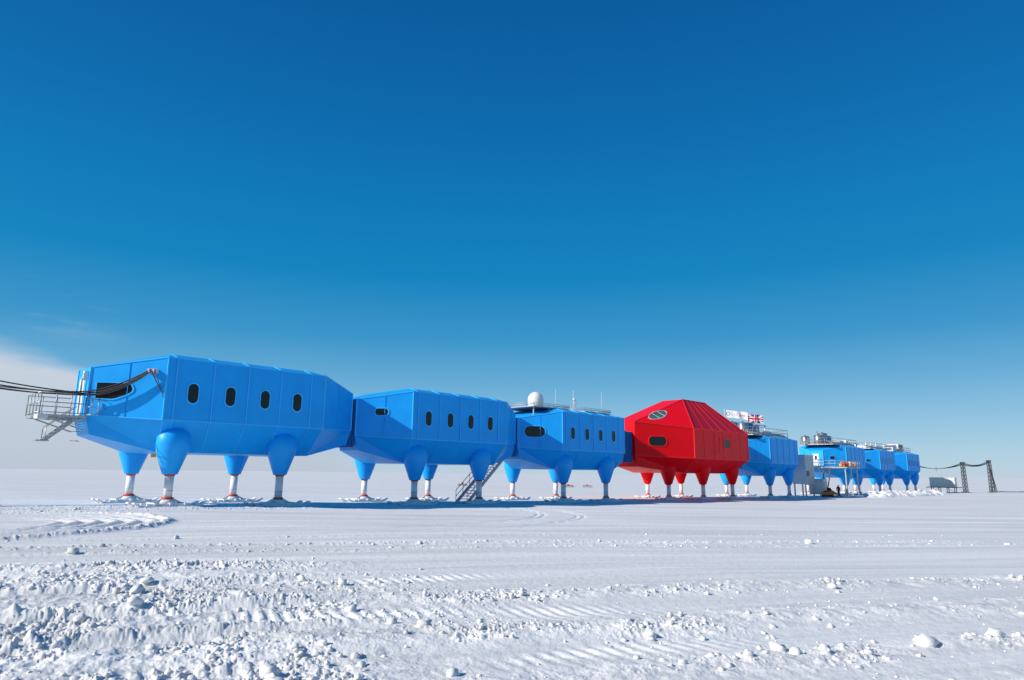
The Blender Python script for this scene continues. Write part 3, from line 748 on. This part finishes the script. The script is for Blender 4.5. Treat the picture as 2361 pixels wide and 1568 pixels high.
def MR(x,a,b,c,d,smooth=True):
    n=N_('ShaderNodeMapRange'); n.interpolation_type='SMOOTHSTEP' if smooth else 'LINEAR'
    nt.links.new(x,n.inputs[0])
    for i,v in enumerate((a,b,c,d)): n.inputs[i+1].default_value=v
    return n.outputs[0]
out=N_('ShaderNodeOutputWorld'); bg=N_('ShaderNodeBackground'); nt.links.new(bg.outputs[0],out.inputs[0])
sky=N_('ShaderNodeTexSky',sky_type='NISHITA'); sky.sun_disc=False; sky.sun_elevation=E_; sky.sun_rotation=math.atan2(sv.x,sv.y)%(2*math.pi); sky.air_density=1; sky.dust_density=.3; sky.ozone_density=2.5; sky.altitude=50
tc=N_('ShaderNodeTexCoord'); sp=N_('ShaderNodeSeparateXYZ'); nt.links.new(tc.outputs['Generated'],sp.inputs[0])
zc=sp.outputs['Z']; xc=sp.outputs['X']
STR=.1
ramp=N_('ShaderNodeValToRGB'); nt.links.new(zc,ramp.inputs['Fac']); el=ramp.color_ramp.elements
stops=[(0,(188,211,226)),(.03,(172,206,227)),(.07,(144,194,224)),(.125,(104,173,215)),(.19,(56,150,203)),(.28,(2,132,193)),(.37,(0,122,187)),(.47,(0,108,176)),(.60,(0,93,160)),(1,(0,76,140))]
el[0].position=0; el[0].color=lin(stops[0][1])+(1,); el[1].position=1; el[1].color=lin(stops[-1][1])+(1,)
for p_,c_ in stops[1:-1]:
    a=el.new(p_); a.color=lin(c_)+(1,)
sc=N_('ShaderNodeVectorMath',operation='SCALE'); nt.links.new(ramp.outputs['Color'],sc.inputs[0]); sc.inputs['Scale'].default_value=1/STR
mx=N_('ShaderNodeMix',data_type='RGBA'); mx.inputs[0].default_value=.95; nt.links.new(sky.outputs[0],mx.inputs[6]); nt.links.new(sc.outputs[0],mx.inputs[7])
mp=N_('ShaderNodeMapping'); mp.inputs['Scale'].default_value=(2.2,2.2,14); mp.inputs['Rotation'].default_value=(0,math.radians(-6),0); nt.links.new(tc.outputs['Generated'],mp.inputs[0])
cn=N_('ShaderNodeTexNoise'); cn.inputs['Scale'].default_value=1.6; cn.inputs['Detail'].default_value=8; cn.inputs['Roughness'].default_value=.55; nt.links.new(mp.outputs[0],cn.inputs['Vector'])
top=MR(xc,-.66,-.15,.168,.0,False)
d=MA('SUBTRACT',top,zc); d=MA('ADD',d,MA('MULTIPLY',MA('SUBTRACT',cn.outputs['Fac'],.5),.09))
bank=MR(d,-.008,.035,0,1)
wis=MR(cn.outputs['Fac'],.48,.70,0,.6)
wz=MA('MULTIPLY',MR(zc,.15,.18,0,1),MR(zc,.20,.235,1,0)); wx=MR(xc,-.6,-.48,1,0)
wis=MA('MULTIPLY',MA('MULTIPLY',wis,wz),wx)
haze=MA('MULTIPLY',MR(zc,0,.05,.25,0),MR(xc,-.2,.3,1,.2))
cm=MA('MAXIMUM',MA('MULTIPLY',bank,.93),MA('MAXIMUM',wis,haze))
cc=N_('ShaderNodeValToRGB'); nt.links.new(zc,cc.inputs[0]); cc.color_ramp.elements[0].color=lin((188,198,212))+(1,); cc.color_ramp.elements[1].position=.16; cc.color_ramp.elements[1].color=lin((208,216,227))+(1,)
sc2=N_('ShaderNodeVectorMath',operation='SCALE'); nt.links.new(cc.outputs['Color'],sc2.inputs[0]); sc2.inputs['Scale'].default_value=1/STR
mx2=N_('ShaderNodeMix',data_type='RGBA'); nt.links.new(cm,mx2.inputs[0]); nt.links.new(mx.outputs[2],mx2.inputs[6]); nt.links.new(sc2.outputs[0],mx2.inputs[7])
nt.links.new(mx2.outputs[2],bg.inputs[0]); bg.inputs[1].default_value=STR
# ---------------------------------------------------------------- camera
cd=bpy.data.cameras.new('camera'); cam=bpy.data.objects.new('camera',cd); scene.collection.objects.link(cam); scene.camera=cam
cd.lens=23.56; cd.sensor_width=36; cd.clip_end=20000; cd.clip_start=.1
p=math.radians(11.24); a=.0095
fwd=Vector((0,math.cos(p),math.sin(p))); up=Vector((0,-math.sin(p),math.cos(p))); rt=Vector((1,0,0))
cxv=rt*math.cos(a)+up*math.sin(a); cyv=up*math.cos(a)-rt*math.sin(a); czv=-fwd
M=Matrix((cxv,cyv,czv)).transposed().to_4x4(); M.translation=Vector((0,0,2.0)); cam.matrix_world=M
scene.view_settings.view_transform='Standard'; scene.view_settings.look='None'; scene.view_settings.exposure=0; scene.view_settings.gamma=1
